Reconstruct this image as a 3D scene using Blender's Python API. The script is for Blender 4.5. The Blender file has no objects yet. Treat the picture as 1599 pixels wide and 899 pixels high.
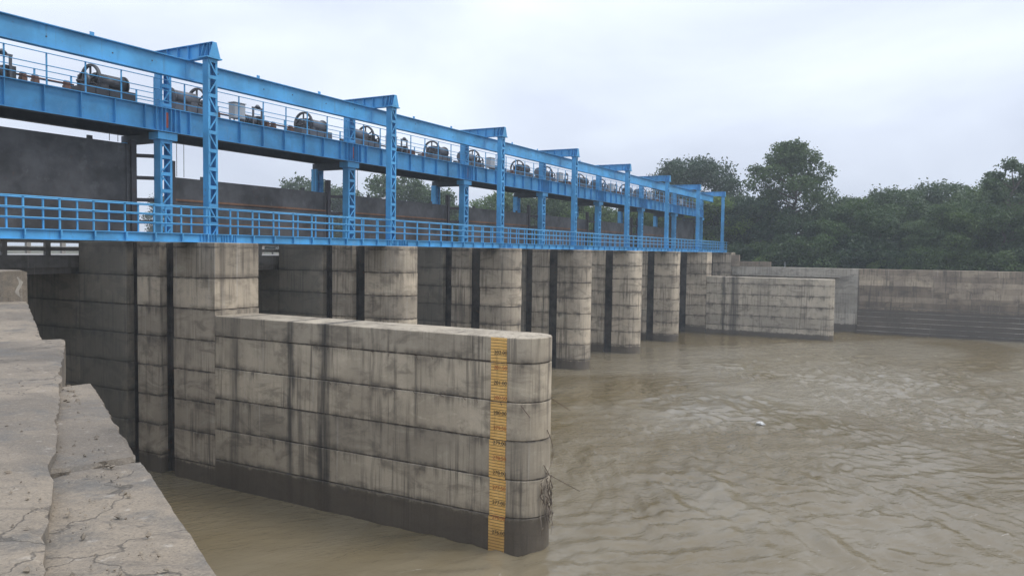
import bpy, math, random
import numpy as np
from mathutils import Vector, Matrix, Euler
rad = math.radians
S = bpy.context.scene
COL = S.collection
EYE = 9.92                      # water level is z = 0

# ---------------------------------------------------------------- camera
cam_d = bpy.data.cameras.new('camera'); cam = bpy.data.objects.new('camera', cam_d); COL.objects.link(cam)
cam_d.sensor_width = 36.0; cam_d.lens = 36.0 * 1228 / 1599
cam_d.clip_start = 0.1; cam_d.clip_end = 9000
psi, pit, rol = rad(28.96), rad(2.69), rad(0.77)
fw = Vector((math.cos(psi)*math.cos(pit), math.sin(psi)*math.cos(pit), -math.sin(pit)))
rt = Vector((math.sin(psi), -math.cos(psi), 0)); up = rt.cross(fw)
r2 = rt*math.cos(rol) + up*math.sin(rol); u2 = up*math.cos(rol) - rt*math.sin(rol)
m = Matrix((r2, u2, -fw)).transposed().to_4x4(); m.translation = Vector((0, 0, EYE))
cam.matrix_world = m
S.camera = cam

# ---------------------------------------------------------------- sky and sun (overcast)
SUN_EL, SUN_AZ = rad(56), rad(-62)          # direction towards the sun, azimuth ccw from +X
W = bpy.data.worlds.new('World'); S.world = W; W.use_nodes = True
nt = W.node_tree; nt.nodes.clear()
def N(t, typ, **kw):
    n = t.nodes.new(typ)
    for k, v in kw.items():
        if k == 'inp':
            for a, b in v.items(): n.inputs[a].default_value = b
        else: setattr(n, k, v)
    return n
def L(t, a, b): t.links.new(a, b)
out = N(nt, 'ShaderNodeOutputWorld'); bg = N(nt, 'ShaderNodeBackground')
sky = N(nt, 'ShaderNodeTexSky', sky_type='NISHITA', sun_disc=False, sun_elevation=SUN_EL, sun_rotation=math.pi/2-SUN_AZ, dust_density=3.0)
skm = N(nt, 'ShaderNodeVectorMath', operation='SCALE', inp={'Scale': 0.10})
L(nt, sky.outputs[0], skm.inputs[0])
tc = N(nt, 'ShaderNodeTexCoord')
mp = N(nt, 'ShaderNodeMapping', inp={'Scale': (1.5, 1.5, 4.0), 'Location': (3.1, 1.7, 0.4)})
L(nt, tc.outputs['Generated'], mp.inputs[0])
nz = N(nt, 'ShaderNodeTexNoise', inp={'Scale': 1.1, 'Detail': 5.0, 'Roughness': 0.5, 'Distortion': 0.4})
L(nt, mp.outputs[0], nz.inputs['Vector'])
rp = N(nt, 'ShaderNodeValToRGB')
rp.color_ramp.elements[0].position = 0.36; rp.color_ramp.elements[0].color = (0.63, 0.69, 0.83, 1)
rp.color_ramp.elements[1].position = 0.64; rp.color_ramp.elements[1].color = (0.87, 0.945, 1.07, 1)
L(nt, nz.outputs['Fac'], rp.inputs[0])
sx = N(nt, 'ShaderNodeSeparateXYZ'); L(nt, tc.outputs['Generated'], sx.inputs[0])
g1 = N(nt, 'ShaderNodeMath', operation='MULTIPLY_ADD', use_clamp=False, inp={1: 0.85, 2: 0.96})   # overcast: zenith brighter
g0 = N(nt, 'ShaderNodeMath', operation='MAXIMUM', inp={1: 0.0}); L(nt, sx.outputs['Z'], g0.inputs[0]); L(nt, g0.outputs[0], g1.inputs[0])
cl = N(nt, 'ShaderNodeVectorMath', operation='SCALE'); L(nt, rp.outputs[0], cl.inputs[0]); L(nt, g1.outputs[0], cl.inputs['Scale'])
mx = N(nt, 'ShaderNodeMix', data_type='RGBA', inp={0: 0.93}); L(nt, skm.outputs[0], mx.inputs[6]); L(nt, cl.outputs[0], mx.inputs[7])
L(nt, mx.outputs[2], bg.inputs[0]); bg.inputs[1].default_value = 1.0
L(nt, bg.outputs[0], out.inputs[0])

sl = bpy.data.lights.new('sun', 'SUN'); sl.energy = 1.6; sl.angle = rad(18); sl.color = (1.0, 0.94, 0.85)
so = bpy.data.objects.new('sun', sl); COL.objects.link(so)
sd = Vector((math.cos(SUN_EL)*math.cos(SUN_AZ), math.cos(SUN_EL)*math.sin(SUN_AZ), math.sin(SUN_EL)))
so.rotation_euler = sd.to_track_quat('Z', 'Y').to_euler(); so.location = sd*200
S.view_settings.view_transform = 'Standard'; S.view_settings.look = 'None'
S.view_settings.exposure = 0.08; S.view_settings.gamma = 1.0; S.view_settings.use_curve_mapping = False

# ---------------------------------------------------------------- materials
def newmat(name):
    m = bpy.data.materials.new(name); m.use_nodes = True
    t = m.node_tree; t.nodes.clear()
    o = N(t, 'ShaderNodeOutputMaterial'); b = N(t, 'ShaderNodeBsdfPrincipled')
    L(t, b.outputs[0], o.inputs[0])
    return m, t, b
def pos(t, scale=(1, 1, 1), loc=(0, 0, 0)):
    g = N(t, 'ShaderNodeNewGeometry'); mp = N(t, 'ShaderNodeMapping', inp={'Scale': scale, 'Location': loc})
    L(t, g.outputs['Position'], mp.inputs[0]); return mp.outputs[0]
def noise(t, vec, scale, detail=4, rough=0.55, dist=0.0):
    n = N(t, 'ShaderNodeTexNoise', inp={'Scale': scale, 'Detail': detail, 'Roughness': rough, 'Distortion': dist})
    L(t, vec, n.inputs['Vector']); return n.outputs['Fac']
def remap(t, v, a, b, c=0.0, d=1.0):
    n = N(t, 'ShaderNodeMapRange', interpolation_type='SMOOTHSTEP', inp={1: a, 2: b, 3: c, 4: d}); L(t, v, n.inputs[0]); return n.outputs[0]
def mathn(t, op, a, b=None, clamp=False):
    n = N(t, 'ShaderNodeMath', operation=op, use_clamp=clamp)
    for i, v in enumerate((a, b)):
        if v is None: continue
        if isinstance(v, (int, float)): n.inputs[i].default_value = v
        else: L(t, v, n.inputs[i])
    return n.outputs[0]
def mixc(t, f, a, b, blend='MIX'):
    n = N(t, 'ShaderNodeMix', data_type='RGBA', blend_type=blend)
    for i, v in ((0, f), (6, a), (7, b)):
        if isinstance(v, (int, float)): n.inputs[i].default_value = v
        elif isinstance(v, tuple): n.inputs[i].default_value = (*v, 1)
        else: L(t, v, n.inputs[i])
    return n.outputs[2]
def bump(t, b, h, strength, dist=0.02):
    n = N(t, 'ShaderNodeBump', inp={'Strength': strength, 'Distance': dist}); L(t, h, n.inputs['Height']); L(t, n.outputs[0], b.inputs['Normal']); return n

def concrete(name, light=(0.62, 0.525, 0.40), dark=(0.42, 0.355, 0.27), streak=0.8, joints=None, wet=None, leaks=(), seed=0.0, lichen=0.0, joint_w=0.10, rv=(0.74, 1.16), striate=0, shade_algae=None, tint=(1, 1, 1)):
    m, t, b = newmat(name)
    P = pos(t, loc=(seed, seed*1.7, 0))
    big = noise(t, P, 0.35, 5, 0.6)
    c = mixc(t, remap(t, big, 0.35, 0.68), dark, light)
    med = noise(t, P, 1.6, 5, 0.65)
    c = mixc(t, remap(t, med, 0.55, 0.78, 0, 0.55), c, (0.175, 0.145, 0.11))
    blo = noise(t, pos(t, (0.55, 0.55, 1.3), (seed, 5, 8)), 1.0, 6, 0.68, 0.6)
    c = mixc(t, remap(t, blo, 0.50, 0.66, 0, 0.65), c, tuple(q*0.48 for q in dark))
    c = mixc(t, remap(t, blo, 0.42, 0.30, 0, 0.5), c, tuple(min(0.7, q*1.22) for q in light))
    # each lift a little different
    gpos = N(t, 'ShaderNodeNewGeometry'); sep = N(t, 'ShaderNodeSeparateXYZ'); L(t, gpos.outputs['Position'], sep.inputs[0])
    oi = N(t, 'ShaderNodeObjectInfo')
    c = mixc(t, 1.0, c, mixc(t, oi.outputs['Random'], tuple(rv[0]*q for q in tint), (rv[1], rv[1]*0.99, rv[1]*0.97)), 'MULTIPLY')
    # runs of dirt washed down the face
    P1 = pos(t, (7.0, 7.0, 0.22), (seed, 0, seed)); s1 = noise(t, P1, 1.0, 5, 0.62, 0.15)
    P2 = pos(t, (1.6, 1.6, 0.10), (seed*2, 3, 0)); s2 = noise(t, P2, 1.0, 4, 0.6, 0.1)
    area = remap(t, noise(t, pos(t, (0.5, 0.5, 0.35), (seed, 9, 2)), 1.0, 3), 0.36, 0.62)
    st = mathn(t, 'MULTIPLY', remap(t, s1, 0.47, 0.66), area)
    c = mixc(t, mathn(t, 'MULTIPLY', st, 0.85*streak), c, (0.080, 0.066, 0.050))
    c = mixc(t, remap(t, s2, 0.58, 0.70, 0, 0.72*streak), c, (0.066, 0.055, 0.043))
    # pale lime runs
    P3 = pos(t, (9.0, 9.0, 0.16), (seed+5, 1, 4)); s3 = noise(t, P3, 1.0, 3, 0.5)
    c = mixc(t, remap(t, s3, 0.62, 0.75, 0, 0.30), c, (0.62, 0.58, 0.52))
    wob = noise(t, pos(t, (2.2, 2.2, 2.2), (seed, 4, 1)), 1.0, 4, 0.7)
    if joints:
        z0, dz = joints
        zz = mathn(t, 'DIVIDE', mathn(t, 'SUBTRACT', sep.outputs['Z'], z0), dz)
        fr = mathn(t, 'FRACT', zz)
        wn = noise(t, pos(t, (1.4, 1.4, 0.4), (seed, 7, 7)), 1.0, 3)
        dl = noise(t, pos(t, (3.5, 3.5, 0.03), (seed, 2, 2)), 1.0, 4, 0.65)
        below = remap(t, mathn(t, 'ADD', fr, mathn(t, 'MULTIPLY', mathn(t, 'SUBTRACT', dl, 0.5), 1.5)), 0.62, 1.05, 0, 1)          # grime running down from each joint
        below = mathn(t, 'MULTIPLY', below, remap(t, fr, 0.25, 0.95, 0.1, 1.0))
        above = remap(t, fr, joint_w*2.2, 0.0, 0, 1)
        j = mathn(t, 'MAXIMUM', mathn(t, 'MULTIPLY', below, remap(t, wn, 0.42, 0.66)), mathn(t, 'MULTIPLY', above, remap(t, wn, 0.35, 0.60, 0.10, 1)))
        j = mathn(t, 'MULTIPLY', j, remap(t, wob, 0.3, 0.6, 0.35, 1.0))
        edge_ = mathn(t, 'MULTIPLY', remap(t, mathn(t, 'MINIMUM', fr, mathn(t, 'SUBTRACT', 1.0, fr)), 0.055, 0.012), remap(t, wob, 0.36, 0.60, 0.25, 1.0))
        j = mathn(t, 'MAXIMUM', j, edge_)
        c = mixc(t, mathn(t, 'MULTIPLY', j, 0.86), c, (0.060, 0.049, 0.038))
    for (yy, wdt, a) in leaks:
        wv = mathn(t, 'MULTIPLY', mathn(t, 'SUBTRACT', noise(t, pos(t, (0.1, 0.1, 0.8), (yy, 0, 0)), 1.0, 3), 0.5), 0.5)
        d = mathn(t, 'ABSOLUTE', mathn(t, 'ADD', mathn(t, 'SUBTRACT', sep.outputs['Y'], yy), wv))
        k = mathn(t, 'MULTIPLY', remap(t, d, wdt, wdt*0.25), remap(t, s1, 0.30, 0.58, 0.35, 1))
        c = mixc(t, mathn(t, 'MULTIPLY', k, a), c, (0.045, 0.040, 0.034))
    if shade_algae is not None:      # upstream shade under the decks painted into the colour, with some algal staining
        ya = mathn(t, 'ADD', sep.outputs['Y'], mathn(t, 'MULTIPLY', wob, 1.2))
        c = mixc(t, remap(t, ya, shade_algae, shade_algae+1.6, 0, 0.72), c, mixc(t, s1, (0.060, 0.062, 0.052), (0.115, 0.110, 0.092)))
    if lichen:
        c = mixc(t, remap(t, noise(t, P, 0.8, 6, 0.75), 0.50, 0.66, 0, lichen), c, (0.10, 0.10, 0.095))
    rgh = 0.88
    if wet is not None:
        zz = mathn(t, 'ADD', sep.outputs['Z'], mathn(t, 'MULTIPLY', mathn(t, 'SUBTRACT', wob, 0.5), 0.55))
        wf = remap(t, zz, wet+0.09, wet-0.10)
        c = mixc(t, mathn(t, 'MULTIPLY', wf, 0.88), c, mixc(t, med, (0.042, 0.033, 0.024), (0.095, 0.075, 0.055)))
        L(t, remap(t, wf, 0, 1, 0.88, 0.5), b.inputs['Roughness'])
    else: b.inputs['Roughness'].default_value = rgh
    fine = noise(t, P, 22, 5, 0.7)
    if striate:                # worn streaks and pitting of a trowelled top
        sa = N(t, 'ShaderNodeVectorRotate', rotation_type='Z_AXIS', inp={'Angle': 1.06}); L(t, P, sa.inputs['Vector'])
        sm = N(t, 'ShaderNodeMapping', inp={'Scale': (1.3, 3.6, 3.0)}); L(t, sa.outputs[0], sm.inputs[0])
        sn = noise(t, sm.outputs[0], 1.3, 8, 0.78, 0.9)
        c = mixc(t, remap(t, sn, 0.50, 0.66, 0, 0.6), c, (0.105, 0.090, 0.075))
        c = mixc(t, remap(t, sn, 0.42, 0.30, 0, 0.6), c, (0.38, 0.32, 0.24))
        pit = noise(t, P, 11.0, 8, 0.9, 0.2)
        c = mixc(t, remap(t, pit, 0.57, 0.66, 0, 0.8), c, (0.07, 0.062, 0.055))
        gr = noise(t, P, 55, 6, 0.8)
        c = mixc(t, remap(t, gr, 0.50, 0.64, 0, 0.62), c, (0.085, 0.074, 0.062))
        c = mixc(t, remap(t, gr, 0.46, 0.34, 0, 0.5), c, (0.42, 0.36, 0.28))
        vo = N(t, 'ShaderNodeTexVoronoi', feature='DISTANCE_TO_EDGE', inp={'Scale': 0.55}); wv_ = N(t, 'ShaderNodeVectorMath', operation='ADD')
        nn = N(t, 'ShaderNodeTexNoise', inp={'Scale': 2.5, 'Detail': 5.0}); L(t, P, nn.inputs['Vector'])
        ns = N(t, 'ShaderNodeVectorMath', operation='SCALE', inp={'Scale': 0.7}); L(t, nn.outputs['Color'], ns.inputs[0]); L(t, P, wv_.inputs[0]); L(t, ns.outputs[0], wv_.inputs[1]); L(t, wv_.outputs[0], vo.inputs['Vector'])
        ck = mathn(t, 'MULTIPLY', remap(t, vo.outputs['Distance'], 0.008, 0.001), remap(t, big, 0.42, 0.55))
        c = mixc(t, mathn(t, 'MULTIPLY', ck, 0.65), c, (0.03, 0.026, 0.022))
        med = mathn(t, 'SUBTRACT', mathn(t, 'ADD', med, mathn(t, 'MULTIPLY', gr, 0.9)), mathn(t, 'MULTIPLY', ck, 1.5))
        med = mathn(t, 'ADD', mathn(t, 'MULTIPLY', med, 0.45), mathn(t, 'ADD', mathn(t, 'MULTIPLY', pit, -0.4), mathn(t, 'MULTIPLY', sn, 0.35)))
    c = mixc(t, remap(t, fine, 0.3, 0.75, 0.0, 0.22), c, (0.20, 0.17, 0.135))
    L(t, c, b.inputs['Base Color'])
    h = mathn(t, 'ADD', mathn(t, 'MULTIPLY', med, 1.2), mathn(t, 'ADD', mathn(t, 'MULTIPLY', fine, 0.35), mathn(t, 'MULTIPLY', s1, 0.35)))
    bump(t, b, h, 0.45, 0.03)
    return m

def steel(name, col, rust=0.15, rough=0.5, var=0.2, metallic=0.0, rustcol=(0.13, 0.055, 0.025)):
    m, t, b = newmat(name)
    P = pos(t)
    n1 = noise(t, P, 0.7, 5, 0.6); n2 = noise(t, P, 4.0, 5, 0.7)
    dk = tuple(x*(1-var*1.4) for x in col); lt = tuple(min(1, x*(1+var)) for x in col)
    c = mixc(t, remap(t, n1, 0.3, 0.7), dk, lt)
    sp = noise(t, pos(t, (3, 3, 0.5)), 1.0, 4, 0.6)
    c = mixc(t, remap(t, sp, 0.56, 0.75, 0, 0.30), c, tuple(x*0.55 for x in col))
    dr = noise(t, pos(t, (5, 5, 0.35), (3, 1, 0)), 1.0, 5, 0.65)
    c = mixc(t, mathn(t, 'MULTIPLY', remap(t, dr, 0.56, 0.70), remap(t, n1, 0.42, 0.62, 0.05, 0.5)), c, tuple(0.5*x+0.04 for x in col))
    c = mixc(t, remap(t, noise(t, P, 1.7, 5, 0.7), 0.56, 0.72, 0, 0.35), c, tuple(0.75*x+0.10 for x in col))
    c = mixc(t, mathn(t, 'MULTIPLY', remap(t, n2, 0.62-0.1*rust, 0.74-0.1*rust), min(1, rust*3)), c, rustcol)
    L(t, c, b.inputs['Base Color']); b.inputs['Metallic'].default_value = metallic
    L(t, remap(t, n2, 0.3, 0.7, rough-0.08, rough+0.15), b.inputs['Roughness'])
    bump(t, b, n2, 0.12, 0.01)
    return m

M = {}
M['blue'] = steel('blue_paint', (0.072, 0.335, 0.63), rust=0.14, rough=0.5, var=0.16)
M['blue_rail'] = steel('blue_rail_paint', (0.09, 0.37, 0.66), rust=0.04, rough=0.45, var=0.10)
M['gate'] = steel('gate_steel', (0.060, 0.059, 0.062), rust=0.22, rough=0.62, var=0.40, rustcol=(0.10, 0.06, 0.045))
M['rust'] = steel('rusty_seam', (0.16, 0.085, 0.05), rust=0.5, rough=0.8, var=0.3)
M['guide'] = steel('guide_steel', (0.055, 0.050, 0.055), rust=0.3, rough=0.7)
M['slot_shade'] = steel('slot_shade_steel', (0.065, 0.057, 0.048), rust=0.35, var=0.6, rough=0.85)  # slot shade put into the dark colour of added plates
M['under_shade'] = steel('shaded_underside_paint', (0.060, 0.075, 0.095), rust=0.15, rough=0.7)  # shade under the hoist bridge painted as dark grey steel
M['mach'] = steel('machine_grey', (0.11, 0.115, 0.13), rust=0.12, rough=0.5)
M['machdark'] = steel('machine_dark', (0.045, 0.045, 0.05), rust=0.15, rough=0.5)
M['cab'] = steel('cabinet_grey', (0.42, 0.43, 0.44), rust=0.05, rough=0.5, var=0.1)
M['shaft'] = steel('rusty_shaft', (0.14, 0.07, 0.05), rust=0.4, rough=0.6)
M['red'] = steel('red_lead_paint', (0.40, 0.075, 0.04), rust=0.1, rough=0.6)
M['rope'] = steel('wire_rope', (0.06, 0.06, 0.06), rust=0.1, rough=0.6)
M['rebar'] = steel('rebar_rust', (0.10, 0.065, 0.045), rust=0.4, rough=0.8)
PJ, DJ = (0.80, 1.30), (1.12, 1.285)
M['pier'] = concrete('pier_concrete', joints=PJ, wet=0.75, streak=0.85, shade_algae=31.6)
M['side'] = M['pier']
M['divide'] = concrete('divide_wall_concrete', light=(0.60, 0.515, 0.39), dark=(0.40, 0.34, 0.255), joints=DJ, wet=1.08, seed=3.0, streak=0.85,
                       leaks=((22.15, 0.24, 0.85), (20.4, 0.38, 0.95), (25.2, 0.35, 0.65), (18.1, 0.10, 0.4)))
M['divide_far'] = concrete('far_divide_concrete', light=(0.54, 0.47, 0.37), dark=(0.40, 0.35, 0.275), joints=DJ, wet=0.55, seed=8.0, streak=0.7,
                       leaks=((24.2, 0.35, 0.9), (22.9, 0.75, 0.85)))
M['bank'] = concrete('bank_wall_concrete', light=(0.42, 0.345, 0.255), dark=(0.24, 0.195, 0.15), wet=3.1, seed=5.0, streak=1.0, rv=(0.55, 1.25), tint=(1.0, 0.95, 0.9))
M['bankpale'] = concrete('bank_wall_pale', light=(0.44, 0.40, 0.34), dark=(0.32, 0.29, 0.24), wet=1.0, seed=6.0, streak=0.6)
M['bank_lit_edge'] = concrete('lit_step_edge_pale', light=(0.50, 0.46, 0.40), dark=(0.22, 0.20, 0.17), seed=6.0, streak=0.3, rv=(0.45, 1.1))  # pale tone stands in for light caught on the step edges
M['lime'] = concrete('lime_patch', light=(0.60, 0.56, 0.50), dark=(0.38, 0.35, 0.30), seed=9.0, streak=0.3)
M['nearwall'] = concrete('wing_wall_concrete', light=(0.285, 0.235, 0.175), dark=(0.145, 0.122, 0.096), seed=1.3, streak=0.0, lichen=0.75, rv=(0.92, 1.05), striate=1)
M['bridge'] = concrete('bridge_concrete', light=(0.36, 0.35, 0.33), dark=(0.26, 0.25, 0.24), seed=2.2, streak=0.5)
# gauge paint: orange yellow with black tick marks every 0.1 m
m, t, b = newmat('gauge_paint'); M['gauge'] = m
P = pos(t); g = N(t, 'ShaderNodeNewGeometry'); sp = N(t, 'ShaderNodeSeparateXYZ'); L(t, g.outputs['Position'], sp.inputs[0])
wr = noise(t, P, 3.0, 5, 0.7)
c = mixc(t, remap(t, wr, 0.3, 0.7), (0.74, 0.43, 0.115), (0.88, 0.55, 0.18))
c = mixc(t, remap(t, noise(t, pos(t, (5, 5, 0.5)), 1.0, 4), 0.55, 0.75, 0, 0.5), c, (0.28, 0.17, 0.07))
fr = mathn(t, 'FRACT', mathn(t, 'DIVIDE', mathn(t, 'ADD', sp.outputs['Z'], 0.02), 0.1))
tick = mathn(t, 'MULTIPLY', mathn(t, 'LESS_THAN', fr, 0.18), remap(t, wr, 0.25, 0.45, 0.4, 0.9))
c = mixc(t, tick, c, (0.035, 0.028, 0.02))
c = mixc(t, remap(t, sp.outputs['Z'], 1.2, 0.2, 0, 0.45), c, (0.22, 0.11, 0.03))
L(t, c, b.inputs['Base Color']); b.inputs['Roughness'].default_value = 0.75; bump(t, b, wr, 0.2, 0.01)
m, t, b = newmat('numeral_black'); M['black'] = m; b.inputs['Base Color'].default_value = (0.03, 0.025, 0.02, 1); b.inputs['Roughness'].default_value = 0.8
m, t, b = newmat('numeral_red'); M['numred'] = m; b.inputs['Base Color'].default_value = (0.42, 0.12, 0.035, 1); b.inputs['Roughness'].default_value = 0.8
# muddy water
m, t, b = newmat('muddy_water'); M['water'] = m
P = pos(t); Pa = pos(t, (0.55, 1.0, 1.0)); 
mask = remap(t, noise(t, pos(t, (1, 1.0, 1), (4, 11, 0)), 0.055, 3, 0.5, 0.9), 0.40, 0.60)
flow = N(t, 'ShaderNodeVectorRotate', rotation_type='Z_AXIS', inp={'Angle': 0.5}); L(t, P, flow.inputs['Vector'])
def fl(sc, loc): 
    q = N(t, 'ShaderNodeMapping', inp={'Scale': sc, 'Location': loc}); L(t, flow.outputs[0], q.inputs[0]); return q.outputs[0]
w1 = noise(t, fl((0.8, 1.6, 1), (0, 0, 0)), 1.1, 5, 0.58, 1.1)
w2 = noise(t, fl((1.0, 1.9, 1), (7, 3, 0)), 4.2, 4, 0.6, 0.7)
w3 = noise(t, fl((0.7, 1.3, 1), (1, 8, 0)), 0.42, 3, 0.5, 1.3)
crease = mathn(t, 'POWER', mathn(t, 'SUBTRACT', 1.0, mathn(t, 'ABSOLUTE', mathn(t, 'MULTIPLY', mathn(t, 'SUBTRACT', noise(t, fl((0.45, 1.5, 1), (3, 3, 0)), 0.8, 4, 0.55, 1.5), 0.5), 5.0)), clamp=True), 3.0)
h = mathn(t, 'ADD', mathn(t, 'ADD', mathn(t, 'MULTIPLY', w1, 1.0), mathn(t, 'MULTIPLY', crease, 0.12)), mathn(t, 'ADD', mathn(t, 'MULTIPLY', w2, 0.20), mathn(t, 'MULTIPLY', w3, 0.5)))
amp = remap(t, mask, 0, 1, 0.25, 0.95)
bn = N(t, 'ShaderNodeBump', inp={'Distance': 0.14}); L(t, h, bn.inputs['Height']); L(t, amp, bn.inputs['Strength']); L(t, bn.outputs[0], b.inputs['Normal'])
c = mixc(t, remap(t, noise(t, fl((0.6, 1.2, 1), (0, 5, 0)), 0.045, 4, 0.6, 0.8), 0.38, 0.58), (0.135, 0.102, 0.050), (0.200, 0.168, 0.112))
fo = noise(t, fl((0.5, 2.4, 1), (2, 0, 0)), 1.1, 6, 0.72, 1.3)
fo = mathn(t, 'MULTIPLY', remap(t, fo, 0.62, 0.72), remap(t, noise(t, P, 0.06, 3, 0.5, 0.8), 0.48, 0.62))
c = mixc(t, mathn(t, 'MULTIPLY', fo, 0.45), c, (0.50, 0.47, 0.42))
L(t, c, b.inputs['Base Color']); b.inputs['IOR'].default_value = 1.33
L(t, remap(t, fo, 0, 1, 0.04, 0.5), b.inputs['Roughness'])
# soil, grass, bark, leaves
m, t, b = newmat('bank_earth'); M['earth'] = m
P = pos(t); c = mixc(t, remap(t, noise(t, P, 0.3, 6, 0.7), 0.4, 0.6), (0.045, 0.06, 0.022), (0.12, 0.095, 0.06))
L(t, c, b.inputs['Base Color']); b.inputs['Roughness'].default_value = 0.95; bump(t, b, noise(t, P, 2.0, 5), 0.6, 0.1)
m, t, b = newmat('bark'); M['bark'] = m
P = pos(t, (3, 3, 0.6)); c = mixc(t, noise(t, P, 2.0, 5), (0.05, 0.04, 0.03), (0.13, 0.11, 0.09)); L(t, c, b.inputs['Base Color']); b.inputs['Roughness'].default_value = 0.9
def leafmat(name, a, bcol, tr=0.35):
    m = bpy.data.materials.new(name); m.use_nodes = True; t = m.node_tree; t.nodes.clear()
    o = N(t, 'ShaderNodeOutputMaterial'); d = N(t, 'ShaderNodeBsdfPrincipled', inp={'Roughness': 0.55}); tl = N(t, 'ShaderNodeBsdfTranslucent'); mxs = N(t, 'ShaderNodeMixShader', inp={0: tr})
    g = N(t, 'ShaderNodeNewGeometry'); oi = N(t, 'ShaderNodeObjectInfo')
    c = mixc(t, g.outputs['Random Per Island'], a, bcol)
    c = mixc(t, 1.0, c, mixc(t, oi.outputs['Random'], (0.62, 0.70, 0.80), (1.45, 1.35, 1.0)), 'MULTIPLY')
    L(t, c, d.inputs['Base Color']); L(t, c, tl.inputs['Color']); L(t, d.outputs[0], mxs.inputs[1]); L(t, tl.outputs[0], mxs.inputs[2]); L(t, mxs.outputs[0], o.inputs[0])
    return m
M['leaf_dark'] = leafmat('leaf_dark', (0.038, 0.070, 0.032), (0.080, 0.128, 0.054))
M['leaf_mid'] = leafmat('leaf_mid', (0.040, 0.078, 0.028), (0.085, 0.135, 0.048))
M['leaf_light'] = leafmat('leaf_light', (0.070, 0.130, 0.035), (0.130, 0.200, 0.060))
m, t, b = newmat('foam_white'); M['white'] = m; b.inputs['Base Color'].default_value = (0.60, 0.59, 0.56, 1); b.inputs['Roughness'].default_value = 0.6
m, t, b = newmat('dead_wood'); M['wood'] = m
c = mixc(t, noise(t, pos(t), 9.0, 4), (0.12, 0.09, 0.065), (0.30, 0.25, 0.20)); L(t, c, b.inputs['Base Color']); b.inputs['Roughness'].default_value = 0.9

# ---------------------------------------------------------------- builders
CACHE = {}
def mesh(name, v, f, mat, smooth=False):
    me = bpy.data.meshes.new(name); me.from_pydata([tuple(x) for x in v], [], f); me.update()
    if mat is not None: me.materials.append(M[mat] if isinstance(mat, str) else mat)
    if smooth: me.polygons.foreach_set('use_smooth', [True]*len(me.polygons))
    return me
def cached(key, fn):
    if key not in CACHE: CACHE[key] = fn()
    return CACHE[key]
def put(name, me, parent=None, loc=(0, 0, 0), rot=None, scale=None):
    o = bpy.data.objects.new(name, me); COL.objects.link(o)
    o.parent = parent; o.location = loc
    if rot is not None:
        if hasattr(rot, 'to_euler'): o.rotation_euler = rot.to_euler()
        else: o.rotation_euler = rot
    if scale is not None: o.scale = scale
    return o
def tag(o, label, cat, group=None, kind=None):
    if label: o['label'] = label
    if cat: o['category'] = cat
    if group: o['group'] = group
    if kind: o['kind'] = kind
    return o
def thing(name, label, cat, loc, group=None, rz=0):
    o = put(name, None, None, loc, (0, 0, rz)); o.empty_display_size = 0.3
    return tag(o, label, cat, group)
BOXF = [(0,3,2,1),(4,5,6,7),(0,1,5,4),(1,2,6,5),(2,3,7,6),(3,0,4,7)]
def boxv(x0, x1, y0, y1, z0, z1):
    return [(x0,y0,z0),(x1,y0,z0),(x1,y1,z0),(x0,y1,z0),(x0,y0,z1),(x1,y0,z1),(x1,y1,z1),(x0,y1,z1)]
def box(name, c, s, mat, parent, rot=None):
    s = tuple(round(x, 4) for x in s)
    me = cached(('box', s, mat), lambda: mesh(name, boxv(-s[0]/2, s[0]/2, -s[1]/2, s[1]/2, -s[2]/2, s[2]/2), BOXF, mat))
    return put(name, me, parent, c, rot)
def box2(name, x0, x1, y0, y1, z0, z1, mat, parent):
    return box(name, ((x0+x1)/2, (y0+y1)/2, (z0+z1)/2), (x1-x0, y1-y0, z1-z0), mat, parent)
def bar(name, p, q, w, h, mat, parent):
    p, q = Vector(p), Vector(q); d = q-p; ln = round(d.length, 3)
    me = cached(('bar', ln, w, h, mat), lambda: mesh(name, boxv(-ln/2, ln/2, -w/2, w/2, -h/2, h/2), BOXF, mat))
    return put(name, me, parent, (p+q)/2, d.to_track_quat('X', 'Z'))
def tube(name, p, q, r, mat, parent, n=8, r2=None):
    p, q = Vector(p), Vector(q); d = q-p; ln = round(d.length, 3); rr = r if r2 is None else r2
    def mk():
        v = [(0, r*math.cos(2*math.pi*k/n), r*math.sin(2*math.pi*k/n)) for k in range(n)] + [(ln, rr*math.cos(2*math.pi*k/n), rr*math.sin(2*math.pi*k/n)) for k in range(n)]
        f = [(k, (k+1) % n, n+(k+1) % n, n+k) for k in range(n)] + [tuple(range(n-1, -1, -1)), tuple(range(n, 2*n))]
        me = mesh(name, v, f, mat); 
        for pl in me.polygons: pl.use_smooth = len(pl.vertices) == 4
        return me
    return put(name, cached(('tube', ln, r, rr, n, mat), mk), parent, p, d.to_track_quat('X', 'Z'))
def extr(name, prof, ln, mat, key, axis='X'):
    """closed YZ profile pushed along X"""
    def mk():
        n = len(prof)
        v = [(0, y, z) for y, z in prof] + [(ln, y, z) for y, z in prof]
        f = [(k, (k+1) % n, n+(k+1) % n, n+k) for k in range(n)] + [tuple(range(n-1, -1, -1)), tuple(range(n, 2*n))]
        return mesh(name, v, f, mat)
    return cached(('ex', key, ln, mat), mk)
def iprof(h, b, tf, tw):
    return [(-b/2,0),(b/2,0),(b/2,tf),(tw/2,tf),(tw/2,h-tf),(b/2,h-tf),(b/2,h),(-b/2,h),(-b/2,h-tf),(-tw/2,h-tf),(-tw/2,tf),(-b/2,tf)]
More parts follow.
